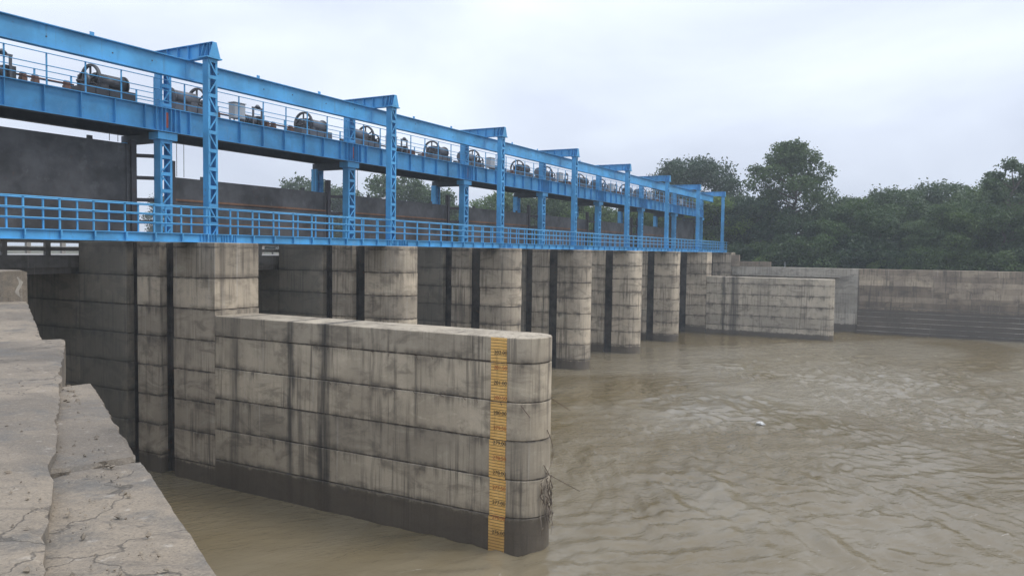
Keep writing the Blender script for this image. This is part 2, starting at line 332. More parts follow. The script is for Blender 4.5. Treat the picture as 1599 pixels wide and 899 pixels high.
def offset_poly(pts, c):
    n = len(pts); outp = []
    for i in range(n):
        p0, p1, p2 = Vector(pts[i-1]), Vector(pts[i]), Vector(pts[(i+1) % n])
        a = (p1-p0).normalized(); b = (p2-p1).normalized()
        na, nb = Vector((-a.y, a.x)), Vector((-b.y, b.x))
        d = 1 + na.dot(nb)
        mv = (na+nb) / d if d > 0.2 else na
        q = p1 + mv*c; outp.append((q.x, q.y))
    return outp
def prism(name, pts, z0, z1, mat, c=0.02):
    """extruded ccw outline with a chamfer at top and bottom rims"""
    ins = offset_poly(pts, c); n = len(pts)
    v = [(x, y, z0) for x, y in ins] + [(x, y, z0+c) for x, y in pts] + [(x, y, z1-c) for x, y in pts] + [(x, y, z1) for x, y in ins]
    f = []
    for r in range(3):
        for k in range(n): f.append((r*n+k, r*n+(k+1) % n, (r+1)*n+(k+1) % n, (r+1)*n+k))
    f.append(tuple(range(n-1, -1, -1))); f.append(tuple(range(3*n, 4*n)))
    return mesh(name, v, f, mat)
ORD = ['', 'first', 'second', 'third', 'fourth', 'fifth', 'sixth', 'seventh']
def bay_txt(i):
    if i == 0: return 'over bay beside the near wing wall'
    if i == 7: return 'over bay touching the far bank'
    return 'over %s bay beyond gauge wall' % ORD[i]
rnd = random.Random(4)
PITCH = 12.6
def PX(i): return 22.40 + PITCH*i           # face of pier i towards the near bank
PW = 2.35
TOP = 10.10

# ---------------------------------------------------------------- ground and river
def wing_x(y):                              # river edge of the near wing wall
    pts = [(-900, -360), (-60, -24.0), (-20, -8.6), (3.56, 3.1), (6.17, 4.45), (10.0, 6.5), (21.7, 12.15), (60, 12.15), (900, 12.15)]
    for (a, xa), (b, xb) in zip(pts, pts[1:]):
        if a <= y <= b: return xa + (xb-xa)*(y-a)/(b-a)
ys = [-900, -400, -60, -20, 3.56, 6.17, 10, 21.7, 60, 400, 900]
v, f = [], []
for y in ys:
    e = wing_x(y) - 1.6; rx = 113.0
    v += [(-900, y, 7.7), (e, y, 7.7), (e, y, -3), (rx, y, -3), (rx, y, 7.75), (150, y, 8.2), (900, y, 9.0)]
for j in range(len(ys)-1):
    for k in range(6):
        a = j*7+k; f.append((a, a+1, a+8, a+7))
tag(put('ground', mesh('ground', v, f, 'earth')), 'earth banks and bed of the river', None, None, 'structure')

def lines(segs):
    o = []
    for a, b, s in segs:
        n = max(1, int(round((b-a)/s))); o += [a+(b-a)*k/n for k in range(n)]
    o.append(segs[-1][1]); return np.array(o)
gx = lines([(-400, -30, 74), (-30, 1, 3), (1, 70, 0.19), (70, 112.9, 0.36)])
gy = lines([(-900, -200, 140), (-200, -45, 5), (-45, -14, 0.40), (-14, 29, 0.19), (29, 60, 2), (60, 900, 140)])
XX, YY = np.meshgrid(gx, gy, indexing='ij')
H = np.zeros_like(XX); rg = np.random.default_rng(7)
wx = XX + 0.9*np.sin(0.31*YY+0.7)+0.6*np.sin(0.53*YY+0.23*XX+2.0)+0.3*np.sin(1.1*XX+0.7*YY)
wy = YY + 1.1*np.sin(0.27*XX+1.1)+0.5*np.sin(0.61*XX-0.35*YY)+0.3*np.sin(0.9*YY-0.8*XX+1)
for k in range(54):
    lam = 0.75 * (4.2/0.75) ** rg.random(); ang = rg.normal(-1.35, 0.75)
    kx, ky = 2*np.pi/lam*math.cos(ang), 2*np.pi/lam*math.sin(ang)
    ph = rg.random()*6.28; px_, py_ = rg.random(2)*6.28; q = rg.uniform(0.12, 0.45)
    env = np.clip(0.5+0.9*np.sin(q*wx+px_)*np.sin(q*0.8*wy+py_), 0, 1.3)          # short-crested patches
    sw = np.sin(kx*wx+ky*wy+ph)
    if k % 2: sw = (1-np.abs(sw))*2-1
    H += 0.0085*lam**0.75*sw*env
msk = 0.5+0.5*np.sin(0.09*XX+1.5*np.sin(0.07*YY+1.0)+0.6)*np.sin(0.11*YY+1.2*np.sin(0.06*XX)+2.0)
nearcalm = np.clip((XX-8)/26, 0.25, 1)*np.clip((24-YY)/14+0.35, 0.25, 1)
H *= (0.30+1.0*msk)*nearcalm
inside = (XX > -30) & (YY > -200) & (YY < 60); H = np.where(inside, H, 0)
nx, ny = XX.shape
vv = np.stack([XX, YY, H], -1).reshape(-1, 3)
ii, jj = np.meshgrid(np.arange(nx-1), np.arange(ny-1), indexing='ij')
a = (ii*ny+jj).ravel(); ff = np.stack([a, a+ny, a+ny+1, a+1], 1)
def npmesh(name, vv, ff, mat, smooth=False):
    me = bpy.data.meshes.new(name); k = ff.shape[1]
    me.vertices.add(len(vv)); me.vertices.foreach_set('co', vv.astype(np.float32).ravel())
    me.loops.add(ff.size); me.loops.foreach_set('vertex_index', ff.astype(np.int32).ravel())
    me.polygons.add(len(ff)); me.polygons.foreach_set('loop_start', (np.arange(len(ff))*k).astype(np.int32))
    try: me.polygons.foreach_set('loop_total', np.full(len(ff), k, dtype=np.int32))
    except Exception: pass
    me.materials.append(M[mat])
    if smooth: me.polygons.foreach_set('use_smooth', np.ones(len(ff), dtype=bool))
    me.update(calc_edges=True); me.validate(); return me
tag(put('river_water', npmesh('river_water', vv, ff, 'water', True)), 'brown muddy rippling river water', None, None, 'structure')

# ---------------------------------------------------------------- piers
GD = 0.55                                    # slot depth
def pier_outline(kind):
    """local: x 0..PW, y from 26.4; slots for stop logs and gate on both faces, ccw"""
    y1 = 35.6
    if kind == 'round':
        cy, r = 26.4+PW/2, PW/2
        nose = [(r-r*math.cos(a), cy-r*math.sin(a)) for a in [math.pi*k/18 for k in range(19)]]
    else: nose = [(0, 26.4), (PW, 26.4)]
    right = []; left = []
    for a, b in ((28.95, 29.85), (31.35, 32.10)):
        right += [(PW, a), (PW-GD, a), (PW-GD, b), (PW, b)]
        left = [(0, b), (GD, b), (GD, a), (0, a)] + left
    if kind == 'far': right = []
    return nose + right + [(PW, y1), (0, y1)] + left
REAR = [(0, 35.62), (PW, 35.62), (PW, 45.0), (PW/2+0.5, 46.0), (PW/2-0.5, 46.0), (0, 45.0)]
ZL = [-2.6, 0.8, 2.1, 3.4, 4.7, 6.0, 7.3, 8.6, TOP]
GAP = 0.018
for i in range(-1, 8):
    kind = 'round' if 1 <= i <= 5 else 'square'
    if i == -1: lab, nm = 'near-bank abutment pier under the left end of the blue bridge', 'abutment_pier'
    elif i == 0: lab, nm = 'square-fronted concrete pier at the head of the gauge-marked wall', 'concrete_pier'
    elif i == 6: lab, nm = 'square-fronted concrete pier at head of the plain far divide wall', 'concrete_pier'
    elif i == 7: lab, nm = 'concrete abutment pier standing against the far bank wall', 'abutment_pier'
    else: lab, nm = '%s round-nosed concrete pier beyond the gauge wall' % ORD[i], 'concrete_pier'
    T = thing(nm, lab, 'pier', (PX(i), 26.4, 0), 'piers of the barrage')
    ol = [(x, y-26.4) for x, y in pier_outline(kind)]
    for k in range(len(ZL)-1):
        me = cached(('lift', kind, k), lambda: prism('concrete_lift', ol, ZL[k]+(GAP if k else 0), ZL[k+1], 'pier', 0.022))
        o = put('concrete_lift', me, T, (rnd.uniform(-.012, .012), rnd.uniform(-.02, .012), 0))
    for (a, b_) in ((28.95, 29.85), (31.35, 32.10)):      # dark plates standing in for the shade deep in the slots
        for xa, xb in ((GD-0.03, GD-0.004), (PW-GD+0.004, PW-GD+0.03)):
            if i == 7 and xa > 1: continue
            box2('slot_shade_plate', xa, xb, a+0.015-26.4, b_-0.015-26.4, -2.0, TOP-0.02, 'slot_shade', T)
            if xa < 1: box2('slot_shade_plate', GD-0.20, GD-0.034, b_-0.030-26.4, b_-0.006-26.4, -2.0, TOP-0.02, 'slot_shade', T)
    rl = [(x, y-26.4) for x, y in REAR]
    for k in range(len(ZL)-2):
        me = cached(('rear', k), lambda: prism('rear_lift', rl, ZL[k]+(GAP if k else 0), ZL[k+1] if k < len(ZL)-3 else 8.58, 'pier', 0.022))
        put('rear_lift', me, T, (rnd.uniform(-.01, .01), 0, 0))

# ---------------------------------------------------------------- divide walls
def divide_outline():
    r = 1.0; cy = 12.5
    return [(r-r*math.cos(a), cy-r*math.sin(a)) for a in [math.pi*k/20 for k in range(21)]] + [(2*r, 26.36), (0, 26.36)]
DZ = [-2.6, 1.12, 2.38, 3.68, 4.95, 6.24, 7.09]
DWX = PX(0)-0.05
def divide_wall(x, mat, label, gauge):
    T = thing('divide_wall', label, 'wall', (x, 26.36, 0), 'divide walls below the barrage')
    ol = [(px, py-26.36) for px, py in divide_outline()]
    for k in range(len(DZ)-1):
        me = cached(('dl', k, mat), lambda: prism('concrete_lift', ol, DZ[k]+(GAP if k else 0), DZ[k+1], mat, 0.025))
        put('concrete_lift', me, T, (rnd.uniform(-.015, .015) if k else 0, -rnd.uniform(0, .03), 0))
    return T
D0 = divide_wall(DWX, 'divide', 'long weathered concrete divide wall with the yellow depth gauge', True)
D6 = divide_wall(PX(6)-0.05, 'divide_far', 'long plain concrete divide wall with rounded end near far bank', False)
# gauge panels, one per lift, slightly out of line
for k in range(len(DZ)-1):
    z0, z1 = DZ[k] + (0.02 if k else 1.6), DZ[k+1]-0.02
    sh = rnd.uniform(-0.025, 0.025)
    o = box2('gauge_panel', -0.034, 0.004, 12.52+sh-26.36, 13.12+sh-26.36, z0, z1, 'gauge', D0)
def text_mesh(s, size, mat):
    cu = bpy.data.curves.new('numeral', 'FONT'); cu.body = s; cu.size = size; cu.align_x = 'CENTER'; cu.align_y = 'CENTER'; cu.extrude = 0.002
    ob = bpy.data.objects.new('tmp_text', cu); COL.objects.link(ob)
    dg = bpy.context.evaluated_depsgraph_get(); me = bpy.data.meshes.new_from_object(ob.evaluated_get(dg))
    bpy.data.objects.remove(ob); bpy.data.curves.remove(cu); me.materials.clear(); me.materials.append(M[mat]); return me
RT = Matrix(((0, 0, -1), (-1, 0, 0), (0, 1, 0)))    # text in the X- face plane, reading towards -Y
for k in range(7):
    for half, mt in ((0, 'black'), (0.5, 'numred')):
        lv = 282 - k - half; z = 6.58 - k - half
        if z < 0.1: continue
        o = put('numeral', text_mesh('%.2f' % lv, 0.185, mt), D0, (-0.041, 12.74-26.36, z), RT.to_4x4())
# reinforcement ends and tie wires sticking out along two joints
for z, n in ((4.96, 9), (6.25, 7)):
    for k in range(n):
        y = 20.2 - k*0.92*(1+0.1*rnd.random()) - 26.36
        if -26.36+12.4 < y: bar('rebar_stub', (0.0, y, z), (-0.10-0.12*rnd.random(), y-0.06-0.25*rnd.random(), z-0.16*rnd.random()+0.02), 0.014, 0.014, 'rebar', D0)
for (p, q) in (((0.12, -14.3, 4.9), (-0.25, -14.85, 4.62)), ((1.35, -14.75, 5.0), (1.75, -15.35, 4.55)), ((0.9, -14.88, 2.55), (1.75, -15.75, 1.85)), ((0.75, -14.87, 2.85), (1.15, -14.95, 2.35))):
    bar('rebar_stub', p, q, 0.018, 0.018, 'rebar', D0)
def curve_tube(name, pts, r, mat, parent=None, n=5):
    """polyline swept to one mesh"""
    P = [Vector(p) for p in pts]; v, f = [], []
    for i, p in enumerate(P):
        d = (P[min(i+1, len(P)-1)]-P[max(i-1, 0)]).normalized()
        a = d.orthogonal().normalized(); b_ = d.cross(a); rr = r*(1-0.6*i/(len(P)-1))
        for k in range(n):
            w = 2*math.pi*k/n; v.append(p+a*rr*math.cos(w)+b_*rr*math.sin(w))
        if i:
            for k in range(n): f.append(((i-1)*n+k, (i-1)*n+(k+1) % n, i*n+(k+1) % n, i*n+k))
    return put(name, mesh(name, v, f, mat, True), parent)
# the bent bar and the flood debris caught on the nose of the gauge wall
nx0, ny0 = DWX+1.0, 12.5
def nosep(a, r, z): return (nx0-r*math.cos(a), ny0-r*math.sin(a), z)
curve_tube('bent_bar', [Vector(nosep(1.50+0.18*math.sin(k/9*3.1), 1.03+0.14*math.sin(k/9*3.14), 4.0-k*0.17))-Vector((DWX, 26.36, 0)) for k in range(10)], 0.014, 'rebar', D0)
T = thing('driftwood_tangle', 'tangle of pale dry roots caught on the nose of the gauge wall', 'driftwood', nosep(1.55, 1.0, 0.9))
base = Vector(T.location)
for k in range(26):
    a0 = 1.5+rnd.uniform(-.32, .28); z = 1.2+rnd.random()*1.3; pts = []
    for q in range(7):
        pts.append(Vector(nosep(a0+rnd.uniform(-.05, .05), 1.03+0.12*rnd.random()+0.02*q*rnd.random(), z-q*rnd.uniform(.04, .15)))-base)
    curve_tube('twig', pts, rnd.uniform(0.010, 0.022), 'wood' if k % 3 else 'rebar', T, 4)

# ---------------------------------------------------------------- road bridge upstream
for i in range(0, 8):
    x0, x1 = PX(i-1)+PW/2+0.02, PX(i)+PW/2-0.02
    T = thing('road_bridge_span', 'grey concrete road bridge span %s' % bay_txt(i).replace('over', 'behind gate of'), 'bridge', ((x0+x1)/2, 35.7, 8.58), 'road bridge spans')
    h = (x1-x0)/2
    for k in range(4): box2('bridge_beam', -h+0.1, h-0.1, 0.25+2.0*k, 0.70+2.0*k, 0.005, 0.60, 'bridge', T)
    box2('deck_slab', -h, h, 0.02, 7.4, 0.602, 0.87, 'bridge', T)
    box2('edge_beam', -h, h, 0.0, 0.016, 0.30, 0.86, 'bridge', T)
    for s in (0.14, 7.2):
        n = 7
        for k in range(n): box('parapet_post', (-h+0.6+k*(2*h-1.2)/(n-1), s, 1.42), (0.22, 0.20, 1.096), 'bridge', T)
        for z in (1.15, 1.52, 1.86): box('parapet_rail', (0, s, z), (2*h-0.01, 0.12, 0.17), 'bridge', T)

# ---------------------------------------------------------------- steelwork
CY, RY, RRY, BY = 28.02, 31.12, 33.60, 29.30
WTOP = 10.46          # walkway girder top
ARM0, ARM1 = 18.02, 18.66
HD0, HD1 = 15.02, 16.10   # hoist girder
def lattice(name, parent, cx_, cy_, z0, z1, a, b, panel, mat='blue'):
    """two channels (webs facing +-X), laced on both Y faces; a along X, b along Y. Returns the column part"""
    ht = z1-z0; tw, fl = 0.02, 0.11
    prof_l = [(0, -b/2), (fl, -b/2), (fl, -b/2+tw), (tw, -b/2+tw), (tw, b/2-tw), (fl, b/2-tw), (fl, b/2), (0, b/2)]
    def chan(side):
        pr = prof_l if side < 0 else [(-x, y) for x, y in reversed(prof_l)]
        n = len(pr); v = [(x, y, 0) for x, y in pr]+[(x, y, ht) for x, y in pr]
        f = [(k, (k+1) % n, n+(k+1) % n, n+k) for k in range(n)]+[tuple(range(n-1, -1, -1)), tuple(range(n, 2*n))]
        return mesh('channel', v, f, mat)
    root = put(name, cached(('chan', -1, ht, a, b), lambda: chan(-1)), parent, (cx_-a/2, cy_, z0))
    put('channel', cached(('chan', 1, ht, a, b), lambda: chan(1)), root, (a, 0, 0))
    n = max(1, int(round(ht/panel))); p = ht/n
    for s in (-1, 1):
        y = s*(b/2+0.006)
        for k in range(n+1):
            z = min(max(k*p, 0.08), ht-0.08)
            box('batten', (a/2, y, z), (a-0.012, 0.012, 0.15), mat, root)
            if k < n:
                q0, q1 = ((0.05, k*p+0.1), (a-0.05, k*p+p-0.1))
                if (k % 2) ^ (s > 0): q0, q1 = (a-0.05, q0[1]), (0.05, q1[1])
                bar('lacing_bar', (q0[0], y+s*0.013, q0[1]), (q1[0], y+s*0.013, q1[1]), 0.012, 0.065, mat, root)
    return root
for i in range(-1, 8):
    x = PX(i)+PW/2
    where = ('on the near abutment' if i == -1 else 'on the square pier heading the gauge wall' if i == 0 else 'on the far bank end abutment' if i == 7
             else 'on square pier of the plain divide wall' if i == 6 else 'on the %s round-nosed pier' % ORD[i])
    T = thing('portal_frame', 'blue laced steel portal frame with overhead arm ' + where, 'steel frame', (x, CY, TOP), 'blue portal frames on the piers')
    z = lambda w: w-TOP
    box2('base_plate', -0.42, 0.42, -0.32, 0.32, 0.002, 0.03, 'blue', T)
    lattice('front_column', T, 0, 0, 0.032, z(ARM0-0.06), 0.50, 0.34, 0.80)
    box2('cap_plate', -0.40, 0.40, -0.30, 0.30, z(ARM0-0.058), z(ARM0-0.005), 'blue', T)
    # cross arm, an I girder with slanted end gussets
    ln = RY-CY+0.66
    arm = put('cross_arm', extr('cross_arm', iprof(ARM1-ARM0, 0.26, 0.03, 0.02), ln, 'blue', 'arm'), T, (0, -0.28, z(ARM0)), (0, 0, math.pi/2))
    for k in range(6):
        for s in (-1, 1): box('arm_stiffener', (0.16+k*(ln-0.3)/5, s*0.068, (ARM1-ARM0)/2), (0.02, 0.11, ARM1-ARM0-0.07), 'blue', arm)
    def gus():
        hh = ARM1-ARM0-0.02
        v = [(-0.30, 0, 0), (0.30, 0, 0), (0.10, 0, hh), (-0.10, 0, hh)]; v += [(x_, 0.016, z_) for x_, _, z_ in v]
        return mesh('end_gusset', v, [(0,1,2,3), (7,6,5,4), (0,4,5,1), (1,5,6,2), (2,6,7,3), (3,7,4,0)], 'blue')
    for yy in (-0.30, 0.02, 0.24): put('end_gusset', cached('gus', gus), T, (0, yy, z(ARM0+0.001)))
    # rear column: lower part carries the hoist bridge, upper part carries the arm
    dy = RY-CY
    box2('base_plate', -0.48, 0.48, dy-0.36, dy+0.36, 0.002, 0.03, 'blue', T)
    lattice('rear_column', T, 0, dy, 0.032, z(HD0-0.34), 0.62, 0.44, 0.78)
    box2('bearing_cap', -0.50, 0.50, dy-0.34, dy+0.30, z(HD0-0.338), z(HD0-0.02), 'blue', T)
    lattice('upper_column', T, 0, dy-0.02, z(HD1+0.045), z(ARM0-0.005), 0.58, 0.40, 0.78)
    dr = RRY-CY
    lattice('back_column', T, 0, dr, 0.032, z(HD0-0.34), 0.62, 0.40, 0.78)
    box2('header_beam', -0.16, 0.16, dy+0.302, dr+0.25, z(HD0-0.42), z(HD0-0.02), 'under_shade', T)
    # gate guides beside the column, tied to it by struts
    for s in (-1, 1):
        if (i == -1 and s < 0) or (i == 7 and s > 0): continue
        gx_ = s*(PW/2-0.17)
        hi = 15.0 if (i, s) in ((0, -1), (-1, 1), (7, -1), (6, 1)) else 13.9
        G = box2('gate_guide', gx_-0.12, gx_+0.12, dy+0.62, dy+0.86, 0.002, z(hi)-(0.4 if hi > 14.5 else 0), 'guide', T)
        for k in range(4 if hi > 14.5 else 3):
            bar('guide_strut', (gx_-s*0.13, dy+0.70, 0.9+k*0.98), (s*0.33, dy+0.20, 0.9+k*0.98), 0.08, 0.16, 'guide', T)

# monorail beam under the arms
for i in range(0, 8):
    x0, x1 = PX(i-1)+PW/2, PX(i)+PW/2
    if i == 7: x1 -= 0.5
    T = thing('monorail_beam', 'deep blue overhead steel runway beam %s' % bay_txt(i), 'beam', (x0, BY, ARM0-0.87), 'overhead runway beams')
    put('girder', extr('girder', iprof(0.86, 0.30, 0.03, 0.02), round(x1-x0-0.012, 3), 'blue', 'mono'), T, (0.006, 0, 0))
    if i > 0: box2('splice_plate', -0.22, 0.22, -0.026, -0.012, 0.10, 0.76, 'blue', T)
    for k in (3.9, 8.1):
        box2('lifting_lug', k-0.09, k+0.09, -0.012, 0.012, 0.861, 1.02, 'blue', T)
    for k in range(5): box('bolt', (1.4+2.4*k+rnd.uniform(-.5, .5), -0.016, 0.30+0.3*rnd.random()), (0.05, 0.02, 0.05), 'machdark', T)

def railing(T, y, z, x0, x1, n, ht, rails, post_drop, r=0.022, postw=0.055, skip=0.0):
    for k in range(n):
        x = x0 + skip + (x1-x0)*k/n
        box2('rail_post', x-postw/2, x+postw/2, y-postw/2, y+postw/2, z-post_drop, z+ht, 'blue_rail', T)
    for q, h_ in enumerate(rails):
        tube('handrail' if q == 0 else 'mid_rail', (x0+0.004, y-postw/2-r*0.9, z+h_), (x1-0.004, y-postw/2-r*0.9, z+h_), r, 'blue_rail', T, 6)

# footbridge spans
for i in range(0, 8):
    x0, x1 = PX(i-1)+PW/2, PX(i)+PW/2
    if i == 7: x1 += 1.05
    T = thing('footbridge_span', 'blue steel footbridge span with double railings %s' % bay_txt(i), 'footbridge', (x0, 27.55, TOP+0.004), 'blue footbridge spans')
    ln = x1-x0
    for yy, nm in ((0.0, 'front_girder'), (0.80, 'back_girder')):
        G = put(nm, extr(nm, iprof(0.35, 0.16, 0.02, 0.014), round(ln-0.008, 3), 'blue', 'foot'), T, (0.004, yy, 0))
        if yy == 0:
            xs = [1.26*k+0.63 for k in range(int(ln/1.26))] + [0.16, 0.30, 0.44, 0.58+0.2, 0.92, 12.6-0.16, 12.6-0.30, 12.6-0.44, 12.6-0.78, 12.6-0.95]
            for xx in xs: box('stiffener', (xx, -0.044, 0.175), (0.018, 0.07, 0.305), 'blue', G)
    box2('deck_plate', 0.004, ln-0.004, -0.06, 0.86, 0.352, 0.366, 'blue', T)
    n = 10 if i < 7 else 11
    railing(T, -0.02, 0.367, 0, ln, n, 1.12, (1.10, 0.73, 0.38), 0.0, skip=0.63, r=0.026)
    for k in range(n): box('post_foot', (0.63+ln*k/n, -0.11, 0.25), (0.05, 0.06, 0.22), 'blue_rail', T)
    railing(T, 0.80, 0.367, 0, ln, n, 1.12, (1.10, 0.73, 0.38), 0.0, skip=0.52, r=0.026)

# hoist bridge spans
HW = RRY-RY
for i in range(0, 8):
    x0, x1 = PX(i-1)+PW/2, PX(i)+PW/2
    T = thing('hoist_bridge_span', 'deep blue plate-girder hoist bridge span %s' % bay_txt(i), 'bridge', (x0, RY, HD0), 'hoist bridge spans')
    hg = HD1-HD0; ln = x1-x0
    for yy, nm in ((-0.24, 'front_girder'), (HW, 'back_girder')):
        G = put(nm, extr(nm, iprof(hg, 0.34, 0.035, 0.02), round(ln-0.010, 3), 'blue' if yy < 0 else 'under_shade', 'hoist'), T, (0.005, yy, 0))
        if yy < 0:
            xs = [0.14, 0.34, 0.62, 1.15]+[1.15+1.48*k for k in range(1, 7)]+[11.44, 11.98, 12.26, 12.45]
            for xx in xs: box('stiffener', (xx, -0.088, hg/2), (0.022, 0.15, hg-0.075), 'blue', G)
    box2('flange_shade', 0.01, ln-0.01, -0.405, -0.075, -0.010, -0.002, 'under_shade', T)  # thin dark strip added for the shaded underside of the flange
    for k in range(9): box2('cross_beam', 0.65+k*1.4, 0.75+k*1.4, -0.06, HW-0.19, hg-0.40, hg-0.04, 'under_shade', T)
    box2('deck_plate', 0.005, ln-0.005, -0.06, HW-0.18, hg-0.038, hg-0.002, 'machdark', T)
    railing(T, -0.33, hg+0.002, 0, ln, 8, 1.24, (1.21, 0.74, 0.28), 0.0, skip=0.9, r=0.020, postw=0.048)
    railing(T, HW+0.05, hg+0.002, 0, ln, 8, 1.16, (1.14, 0.74, 0.30), 0.0, skip=0.5, r=0.020, postw=0.06)
    if i > 0: box2('red_packing_plate', -0.06, 0.06, -0.30, -0.262, 0.20, hg-0.2, 'red', T)

# ---------------------------------------------------------------- gates
for i in range(0, 8):
    x0, x1 = PX(i-1)+PW-0.04, PX(i)+0.04
    if i in (0, 7): x0 -= 0.0
    top, bot = (14.42, 10.16) if i in (0, 7) else (13.16, 10.14)
    desc = {0: 'tall dark plain steel sluice gate raised beside the near wing wall', 7: 'tall dark steel sluice gate raised beside the far bank'}.get(i, 'low dark steel sluice gate with rusty seam, raised %s' % bay_txt(i).replace('over', 'in'))
    T = thing('sluice_gate', desc, 'sluice gate', ((x0+x1)/2, 31.9, bot), 'raised sluice gates')
    w = (x1-x0)/2; h = top-bot
    seams = [h-1.05, h-2.1] if i not in (0, 7) else [1.15, 2.3, 3.35]
    zs = [0]+sorted(seams)+[h]
    for a, b_ in zip(zs, zs[1:]):
        box2('skin_plate', -w, w, -0.02-(0.004 if zs.index(a) % 2 else 0), 0.004, a+0.0005, b_-0.0005, 'gate', T)
    for s in seams[:1] if i not in (0, 7) else []:
        box2('rusty_ledge', -w+0.05, w-0.05, -0.075, -0.026, s-0.05, s+0.045, 'rust', T)
    if i not in (0, 7): box2('rusty_ledge', -w+0.05, w-0.05, -0.05, -0.026, zs[1]-0.03, zs[1]+0.03, 'rust', T)
    for k in range(4): box2('horizontal_girder', -w+0.02, w-0.02, 0.006, 0.45, 0.1+k*(h-0.3)/3, 0.22+k*(h-0.3)/3, 'gate', T)
    for s in (-1, 1): box2('end_post', s*(w-0.09)-0.09, s*(w-0.09)+0.09, -0.06, -0.026, 0.01, h-0.01, 'gate', T)
    for s in (-1, 1):
        xx = s*(w-1.75)
        box2('lifting_lug', xx-0.12, xx+0.12, 0.10, 0.16, h-0.07, h+0.16, 'gate', T)

# ---------------------------------------------------------------- hoist machinery on the deck
def wheel_mesh(R, w, t, spokes, mat):
    v, f = [], []; n = 32
    for k in range(n):
        a = 2*math.pi*k/n; c_, s_ = math.cos(a), math.sin(a)
        for (r, x) in ((R, -w/2), (R, w/2), (R-t, w/2), (R-t, -w/2)): v.append((x, r*c_, r*s_))
    for k in range(n):
        for q in range(4): f.append((k*4+q, ((k+1) % n)*4+q, ((k+1) % n)*4+(q+1) % 4, k*4+(q+1) % 4))
    return mesh('gear_wheel', v, f, mat)
def gear(parent, loc, R, w, t, spokes, mat='machdark'):
    g = put('gear_wheel', cached(('wheel', R, w, t, mat), lambda: wheel_mesh(R, w, t, spokes, mat)), parent, loc)
    for k in range(spokes):
        a = math.pi/2 + 2*math.pi*k/spokes
        bar('spoke', (0, 0.05*math.cos(a), 0.05*math.sin(a)), (0, (R-t*0.6)*math.cos(a), (R-t*0.6)*math.sin(a)), 0.07, 0.06, mat, g)
    tube('hub', (-w*0.8, 0, 0), (w*0.8, 0, 0), 0.13, mat, g, 12)
    return g
HZ = HD1+0.001; MY = 32.05
def drum_unit(x, s, bay, top_gate, side):
    """s=+1: gear wheel towards the near bank side of the unit"""
    T = thing('rope_hoist', 'rope drum hoist with spoked wheel, %s end, %s' % (side, bay_txt(bay)), 'hoist', (x, MY, HZ), 'rope hoists on the hoist bridge')
    mat = 'machdark' if bay == 0 else 'mach'
    for yy in (-0.62, 0.55): box2('base_frame', -1.22, 1.22, yy, yy+0.10, 0.0, 0.50, mat, T)
    for xx in (-1.1, -0.2, 1.05): box2('frame_tie', xx-0.05, xx+0.05, -0.518, 0.548, 0.06, 0.44, mat, T)
    for xx in (-0.6, 0.0, 0.6): box2('frame_rib', xx-0.02, xx+0.02, -0.66, -0.622, 0.03, 0.47, mat, T)
    tube('drum', (-0.28*s, 0, 0.80), (1.02*s, 0, 0.80), 0.36, mat, T, 20)
    tube('drum_flange', (1.02*s, 0, 0.80), (1.08*s, 0, 0.80), 0.43, mat, T, 20)
    for xx in (-0.85*s, 1.14*s): box2('bearing', xx-0.07, xx+0.07, -0.16, 0.16, 0.502, 0.95, mat, T)
    tube('axle', (-0.95*s, 0, 0.80), (1.2*s, 0, 0.80), 0.07, 'machdark', T, 8)
    gear(T, (-0.45*s, 0, 0.80), 0.68, 0.12, 0.095, 6, 'machdark')
    gear(T, (-0.95*s, -0.30, 0.62), 0.40, 0.09, 0.07, 5, 'machdark')
    tube('pinion_shaft', (-1.25*s, -0.30, 0.62), (-0.3*s, -0.30, 0.62), 0.05, 'machdark', T, 8)
    box2('gear_case', min(-0.25*s, 0.15*s), max(-0.25*s, 0.15*s), -0.34, 0.30, 0.502, 0.99, mat, T)
    for k in (0.35, 0.75):
        xx = k*s
        tube('wire_rope', (xx, -0.05, 0.45), (xx, -0.05, top_gate-HZ+0.05), 0.014, 'rope', T, 5)
